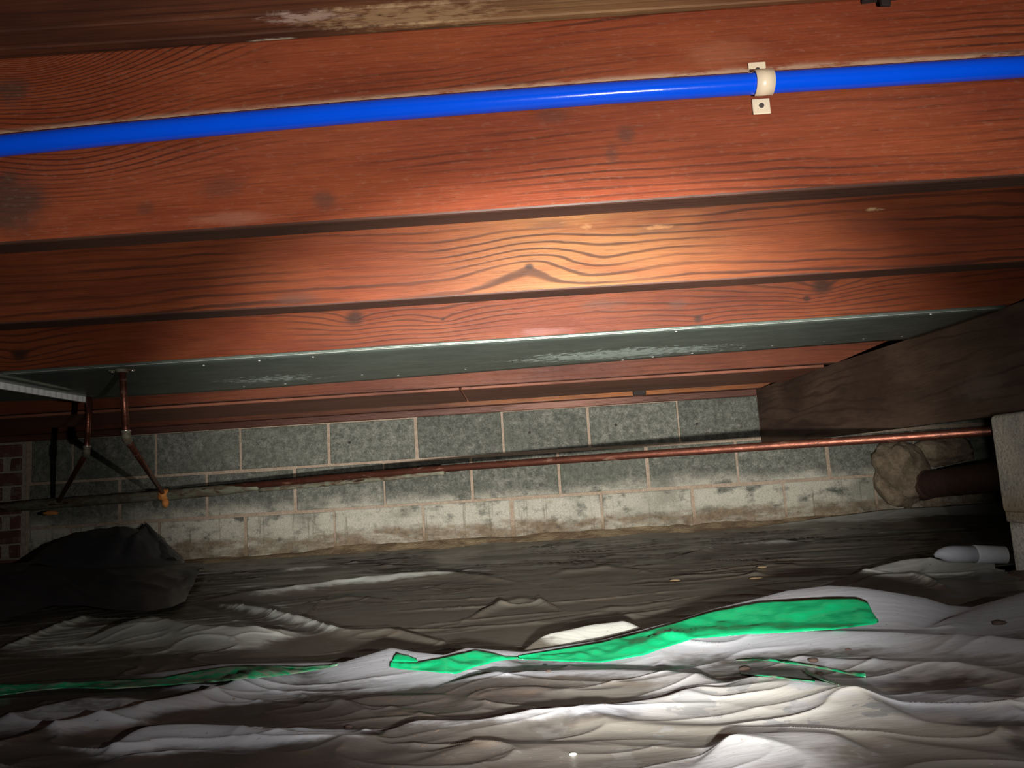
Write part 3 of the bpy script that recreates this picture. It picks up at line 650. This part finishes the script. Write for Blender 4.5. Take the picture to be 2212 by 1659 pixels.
# ------------------------------------------------------------------ blue water pipe and its clip
BR = .0152; BY = 1.060-BR-.002
def bpt(x, y): p = ony(x, y, BY); p[1] = BY - .010*p[0] + 0; return p
pts = [bpt(x, y) for x, y in ((-420, 355), (-200, 331), (0, 310), (250, 286), (500, 264), (800, 239), (1106, 217), (1350, 200), (1606, 185), (1900, 168), (2212, 150), (2500, 135), (2900, 118))]
pts = resample(pts, 60); bm = bmesh.new(); tube(bm, pts, BR, 24)
props(finish('water_pipe', bm, M_BLUE, None, True), 'bright blue plastic water pipe clipped across the nearest joist', 'pipe')
pc = bpt(1645, 182.5); ax = (Vector(bpt(1700, 179))-Vector(bpt(1590, 186))).normalized(); zc = float(pc[2]); yj = 1.060-.010*pc[0]
clip = empty('pipe_clip', (pc[0], yj, zc), 'cream plastic saddle clip screwed over the blue pipe', 'clip')
up = Vector((-ax.z, 0, ax.x)).normalized(); ou = Vector((0, -1, 0)); ax2 = up.cross(ou).normalized()
O = Vector((pc[0], BY-.010*pc[0], zc)); hw = .0128
prof = [(math.cos(t)*(BR+r), math.sin(t)*(BR+r)) for r in (.0004,) for t in np.linspace(0, math.pi, 25)]
bm = bmesh.new(); rings = []
for t in np.linspace(-.06, math.pi+.06, 26):
    dirv = up*math.cos(t) + ou*math.sin(t); q = []
    for s, r in ((-hw, .0006), (hw, .0006), (hw, .0036), (-hw, .0036)): q.append(bm.verts.new(O + dirv*(BR+r) + ax2*s))
    rings.append(q)
for a, b in zip(rings, rings[1:]):
    for k in range(4): bm.faces.new((a[k], a[(k+1) % 4], b[(k+1) % 4], b[k]))
bm.faces.new(rings[0]); bm.faces.new(rings[-1][::-1])
es = [e for e in bm.edges if len(e.link_faces) == 2 and e.calc_face_angle(0) > .8]; bmesh.ops.bevel(bm, geom=es, offset=.0008, segments=2, affect='EDGES')
finish('strap', bm, M_CLIP, clip, True)
for sgn in (1, -1):
    bm = bmesh.new(); box(bm, -hw, hw, 0, .0034, 0, .0235, .0015, 2)
    rot = Matrix((ax2, -ou, up)).transposed().to_4x4()
    base = O + up*(sgn*(BR+.001) - (0 if sgn > 0 else .0235)); base.y = yj-.0045
    bmesh.ops.transform(bm, matrix=Matrix.Translation(base) @ rot, verts=bm.verts[:])
    tab = finish('tab', bm, M_CLIP, clip)
    c = O + up*sgn*(BR+.012); bm = bmesh.new(); tube(bm, [(c.x, yj-.0062, c.z), (c.x, yj-.0040, c.z), (c.x, yj+.01, c.z)], [.0032, .0042, .002], 14); finish('screw', bm, M_SCREW, clip, False)

# ------------------------------------------------------------------ metal sheet under the third bay
FL = [onz(-140, 813, ZB), onz(0, 805, ZB), onz(600, 772, ZB), onz(1106, 733, ZB), onz(1660, 698, ZB), onz(2178, 660, ZB)]
BK = [onz(198, 859, ZB), onz(500, 841, ZB), onz(800, 820, ZB), onz(1106, 796, ZB), onz(1600, 757, ZB), onz(1960, 730, ZB)]
pan = empty('metal_sheet', (0, 2.35, .695), 'grey green galvanised metal sheet nailed across the joist bottoms, white corrosion bloom on it', 'metal sheet')
f = resample(FL, 60); b = resample(BK, 60); f[0] = onz(-5, 822, ZB); 
f[:, 0] = np.linspace(onz(-60, 815, ZB)[0], bx(2.05)-.003, 60); f[:, 1] = 2.088-.018*f[:, 0]; b[:, 0] = np.linspace(b[0, 0], bx(2.52)-.003, 60)
P = np.array([f*(1-t)+b*t for t in np.linspace(0, 1, 14)])
P[:, :, 2] = .6985 - .003*np.sin(np.pi*np.linspace(0, 1, 14))[:, None] + (fbm(P[:, :, 0]*3, P[:, :, 1]*4, 2)-.45)*.004 - .0012
lipf = P[0].copy(); lipf[:, 2] += .007; lipf[:, 1] -= .002
P = np.concatenate([lipf[None], P], 0)
o = finish('panel', grid_bm(P), M_GALV, pan, True); sm = o.modifiers.new('thick', 'SOLIDIFY'); sm.thickness = .0012
bm = bmesh.new()
tube(bm, [P[1, i]+np.array([0, -.001, -.0005]) for i in range(0, 60, 3)]+[P[1, 59]], .0009, 6); o = finish('front_hem', bm, M_ZINC, pan, True); o['label'] = 'bright folded front edge'
def nail(x, y, z, r=.0055):
    bm = bmesh.new(); tube(bm, [(x, y, z+.006), (x, y, z-.001), (x, y, z-.0035)], [r*.5, r, r*.6], 8); finish('nail', bm, M_ZINC, pan, True)
for x, y in ((340, 847), (527, 838), (616, 832), (782, 812), (860, 814), (1005, 800), (1345, 781), (1410, 774), (1495, 766), (1600, 754), (1668, 749), (1780, 740), (1865, 734), (1948, 729)):
    q = onz(x, y-4, ZB-.003); nail(q[0], q[1], ZB-.003)
for x, y in ((440, 784), (560, 774), (676, 766), (1460, 711), (2010, 674)):
    q = onz(x, y+4, ZB-.003); nail(q[0], q[1], ZB-.003, .004)
# left end: folded drive cleat
e0, e1 = onz(-120, 803, .697), onz(196, 858, .697)
for off, hgt, mt, lab in ((0, .022, M_CLEAT, 'bright ribbed end cleat'), (-.0, 0, None, None)):
    if not mt: continue
    ln = resample([e0, e1], 46); bm = bmesh.new(); rr = []
    for i, q in enumerate(ln):
        rib = .0015*(i % 2)
        rr.append([bm.verts.new((q[0]+sx, q[1], q[2]+sz)) for sx, sz in ((.003+rib, 0), (.003+rib, -hgt), (-.006, -hgt), (-.006, 0))])
    for a, c in zip(rr, rr[1:]):
        for k in range(4): bm.faces.new((a[k], a[(k+1) % 4], c[(k+1) % 4], c[k]))
    bm.faces.new(rr[0]); bm.faces.new(rr[-1][::-1]); o = finish('end_cleat', bm, mt, pan); o['label'] = lab
g0, g1 = onz(-60, 798, .694), onz(150, 840, .694)
bm = bmesh.new(); tube(bm, resample([g0, g1], 12), .009, 10); o = finish('rolled_edge', bm, M_GALV, pan, True)
# dark continuation of the sheet left of the cleat
bm = bmesh.new(); q = [onz(-300, 812, .692), onz(-150, 803, .692), onz(180, 862, .692), onz(0, 868, .692), onz(-300, 884, .692)]
vs = [bm.verts.new(v) for v in q]; fc = bm.faces.new(vs); ex = bmesh.ops.extrude_face_region(bm, geom=[fc]); bmesh.ops.translate(bm, verts=[v for v in ex['geom'] if isinstance(v, bmesh.types.BMVert)], vec=(0, 0, .002))
finish('end_panel', bm, M_GALV, pan)

# ------------------------------------------------------------------ copper pipework
run = empty('copper_pipework', tuple(ony(355, 1070, 3.5)), 'tarnished copper pipe crossing in front of the block wall, two branches rising at the left', 'pipe')
DP = lambda x: float(np.interp(x, [-420, 0, 355, 700, 1000, 1300, 1640, 1900, 2140, 2420], [3.88, 3.76, 3.52, 3.22, 2.97, 2.74, 2.51, 2.35, 2.22, 2.08]))
mp = [ony(x, y, DP(x)) for x, y in ((-420, 1127), (0, 1093), (355, 1067), (700, 1034), (1000, 1009), (1300, 988), (1640, 965), (1900, 948), (2140, 931), (2420, 912))]
L = resample(mp, 70)
bm = bmesh.new(); tube(bm, L, .0136, 18); finish('main_pipe', bm, M_COP, run, True)
Lg = resample([ony(x, y, DP(x)-.004) for x, y in ((-420, 1130), (0, 1096), (180, 1083), (355, 1070), (560, 1052))], 60)
bm = bmesh.new(); tube(bm, Lg, [.0245*(.9+.16*random.random()) if i < 54 else .0245-.0018*(i-53) for i in range(60)], 18, wob=.05); o = finish('corroded_sleeve', bm, M_COPG, run, True); o['label'] = 'green corroded length of the main pipe'
Lg = resample([ony(x, y, DP(x)-.006) for x, y in ((560, 1059), (800, 1037), (960, 1021))], 40)
bm = bmesh.new(); tube(bm, Lg, [.010*(.7+.5*random.random()) for i in range(40)], 10, wob=.1); o = finish('verdigris_crust', bm, M_COPG, run, True); o['label'] = 'green crust under the main pipe'
def branch(pts, rad, eb, tip):
    pts = [Vector(p) for p in pts]; top, el, lo = pts
    d1 = (el-top).normalized(); d2 = (lo-el).normalized()
    bm = bmesh.new(); tube(bm, [top, el-d1*eb], rad, 16); finish('riser', bm, M_COP, run, True)
    cv = [ (el-d1*eb)*(1-t)**2 + el*2*t*(1-t) + (el+d2*eb)*t*t for t in np.linspace(0, 1, 9)]
    bm = bmesh.new(); tube(bm, cv, rad*1.28, 16); ebo = finish('elbow', bm, M_COPG, run, True)
    for c, dd in ((el-d1*eb, d1), (el+d2*eb, d2)):
        bm = bmesh.new(); tube(bm, [c-dd*.002, c+dd*.002], rad*1.36, 16); r = finish('solder_ring', bm, M_SOLDER, ebo, True); r.location = r.location - run.location + Vector((0, 0, 0)) if False else r.location
    bm = bmesh.new(); tube(bm, [el+d2*eb, lo], rad, 16); finish('offset_pipe', bm, M_COP, run, True)
_old = finish
def finish(name, bm, mat, parent=None, smooth=False, origin=True):
    o = _old(name, bm, mat, parent, smooth, origin)
    if parent is not None and parent.parent is not None: o.location = o.location - parent.parent.location
    return o
branch([ony(264, 798, 2.16), ony(273, 948, 2.16), ony(352, 1066, DP(352)-.01)], .0095, .022, 1)
q = onz(193, 857, .692); branch([q, ony(187, 978, float(q[1])), ony(126, 1084, DP(126)-.01)], .0095, .022, 0)
p = ony(264, 792, 2.16)
bm = bmesh.new(); tube(bm, [(p[0], p[1], .6965), (p[0], p[1], .688)], [.020, .015], 18); box(bm, p[0]-.036, p[0]+.036, p[1]-.009, p[1]+.009, .692, .6965, .002, 1); finish('ceiling_flange', bm, M_COPG, run)
for s in (-1, 1):
    bm = bmesh.new(); tube(bm, [(p[0]+s*.029, p[1], .693), (p[0]+s*.029, p[1], .689)], [.006, .004], 10); o = finish('screw', bm, M_SOLDER, run, True)
def lump(c, r, seed, sub=3, amp=.35, fq=3.0):
    bm = bmesh.new(); bmesh.ops.create_icosphere(bm, subdivisions=sub, radius=1.0)
    for v in bm.verts:
        d = v.co.normalized(); n = float(fbm(d.x*fq+d.z*1.7, d.y*fq-d.z*fq, seed))-.45
        v.co = Vector((d.x*r[0], d.y*r[1], d.z*r[2]))*(1+amp*2*n) + Vector(c)
    return bm
c = ony(355, 1069, DP(357)-.02); bm = lump(c, (.028, .030, .028), 3, 3, .35); o = finish('corroded_joint', bm, M_CORR, run, True); o['label'] = 'orange crusted joint at the foot of the right branch'
c = ony(357, 1086, DP(357)-.02); bm = lump(c, (.016, .016, .022), 6, 2, .4); finish('rust_drip', bm, M_CORR, run, True)
c = ony(110, 1108, DP(110)-.02); bm = lump(c, (.036, .014, .011), 5, 3, .5); finish('rust_drip', bm, M_CORR, run, True)

# ------------------------------------------------------------------ cast iron pipe with its mortar collar
ip = empty('iron_pipe', tuple(ony(2060, 1040, 3.6)), 'rusted dark iron drain pipe coming out of the far wall behind the pier', 'pipe')
a = ony(1975, 1050, 3.93); b_ = ony(2150, 1030, 3.35); v = b_-a
bm = bmesh.new(); tube(bm, [a+v*t for t in np.linspace(0, 1.75, 20)], .066, 22, wob=.02); finish('barrel', bm, M_IRON, ip, True)
bm = bmesh.new(); tube(bm, [a+v*.06, a+v*.10, a+v*.20, a+v*.23], [.070, .074, .073, .066], 22, wob=.05); finish('socket', bm, M_IRON, ip, True)
c = ony(1948, 1020, 3.90); bm = lump(c, (.135, .10, .165), 12, 4, .30, 2.2); props(finish('mortar_lump', bm, M_LUMP, None, True), 'pale lumpy mortar collar packed on the wall left of the iron pipe', 'mortar', 'mortar lumps round the iron pipe')
c = ony(2035, 975, 3.93); bm = lump(c, (.16, .06, .075), 17, 4, .3, 2.2); props(finish('mortar_lump', bm, M_LUMP, None, True), 'flat smear of mortar on the wall just above the iron pipe', 'mortar', 'mortar lumps round the iron pipe')
# ------------------------------------------------------------------ foam sleeve by the pier
fs = empty('foam_sleeve', tuple(onz(2090, 1213, 0.02)), 'pale grey foam pipe sleeve with a cut tip lying beside the pier', 'sleeve')
d0 = float(onz(2085, 1215, .030)[1])
A0, A1, A2 = ony(2018, 1197, d0), ony(2110, 1197, d0-.01), ony(2172, 1199, d0-.02)
def lerp(a, b, t): return a*(1-t)+b*t
bm = bmesh.new(); tube(bm, [A0+np.array([0, 0, -.004]), lerp(A0, A1, .12), lerp(A0, A1, .28), lerp(A0, A1, .45), A1], [.004, .012, .0195, .0215, .0215], 18); finish('tip_section', bm, M_FOAM, fs, True)
bm = bmesh.new(); tube(bm, [A1+np.array([-.006, 0, 0]), A1, A2], [.0235, .0235, .0225], 18); o = finish('tail_section', bm, M_FOAM2, fs, True); o['label'] = 'whiter rear section'
# soil spill at the pier foot
bm = bmesh.new(); N = 40; V = []
for j in range(N):
    r_ = []
    for i in range(N):
        X = 1.10+.75*i/(N-1); Y = 1.62+.56*j/(N-1); e = max(0, 1-((X-1.46)/.36)**2-((Y-1.9)/.27)**2)
        r_.append(bm.verts.new((X, Y, -.030+.048*e**.5+(float(fbm(X*30, Y*30, 3))-.45)*.022)))
    V.append(r_)
for a, b in zip(V, V[1:]):
    for i in range(N-1): bm.faces.new((a[i], a[i+1], b[i+1], b[i]))
props(finish('soil', bm, M_SOIL, floor_, True), 'loose brown soil round the foot of the block pier', None, None, 'stuff')
# ------------------------------------------------------------------ debris on the sheets
DEB = [((2158, 1346), .008, 'curled brown bark chip on the sheet below the pier'), ((1757, 1428), .006, 'dark brown crumb on the pale sheet below the green tape tip'), ((1185, 1450), .003, 'tiny dark crumb on the pale bulge below the tape'), ((1610, 1445), .006, 'reddish chip beside the faded green slivers'), ((752, 1572), .004, 'small rust brown flake on the front fold, left of centre'), ((1238, 1630), .003, 'whitish pebble on the sheet at the bottom edge'), ((1832, 1404), .003, 'tiny black crumb on the fold under the wide tape'), ((1772, 1456), .004, 'small brown chip between the faded slivers')]
for k, (xy, r, lab) in enumerate(DEB):
    c = hit([xy[0]], [xy[1]], r*.25)[0]
    bm = lump(c, (r*1.5, r*1.0, r*.6), 20+k, 2, .4); props(finish('debris_chip', bm, M_ZINC if 'whitish' in lab else M_BARK, None, True), lab, 'debris', 'crumbs on the near sheet')

for k, (xy, lab) in enumerate((((1645, 1218), 'tan straw scrap on the dark far sheet behind the wide tape, farthest of three'), ((1632, 1237), 'tan straw scrap on the dark far sheet, just above the wide tape'), ((1456, 1240), 'pale straw scrap on the dark far sheet, left of the other two'))):
    q = onz(xy[0], xy[1], .02); z = float(height(np.array([q[0]]), np.array([q[1]]), False)[0])+.003
    bm = lump((q[0], q[1], z), (.017, .007, .003), 40+k, 2, .5); props(finish('debris_chip', bm, M_STRAW, None, True), lab, 'debris', 'straw scraps on the far sheet')
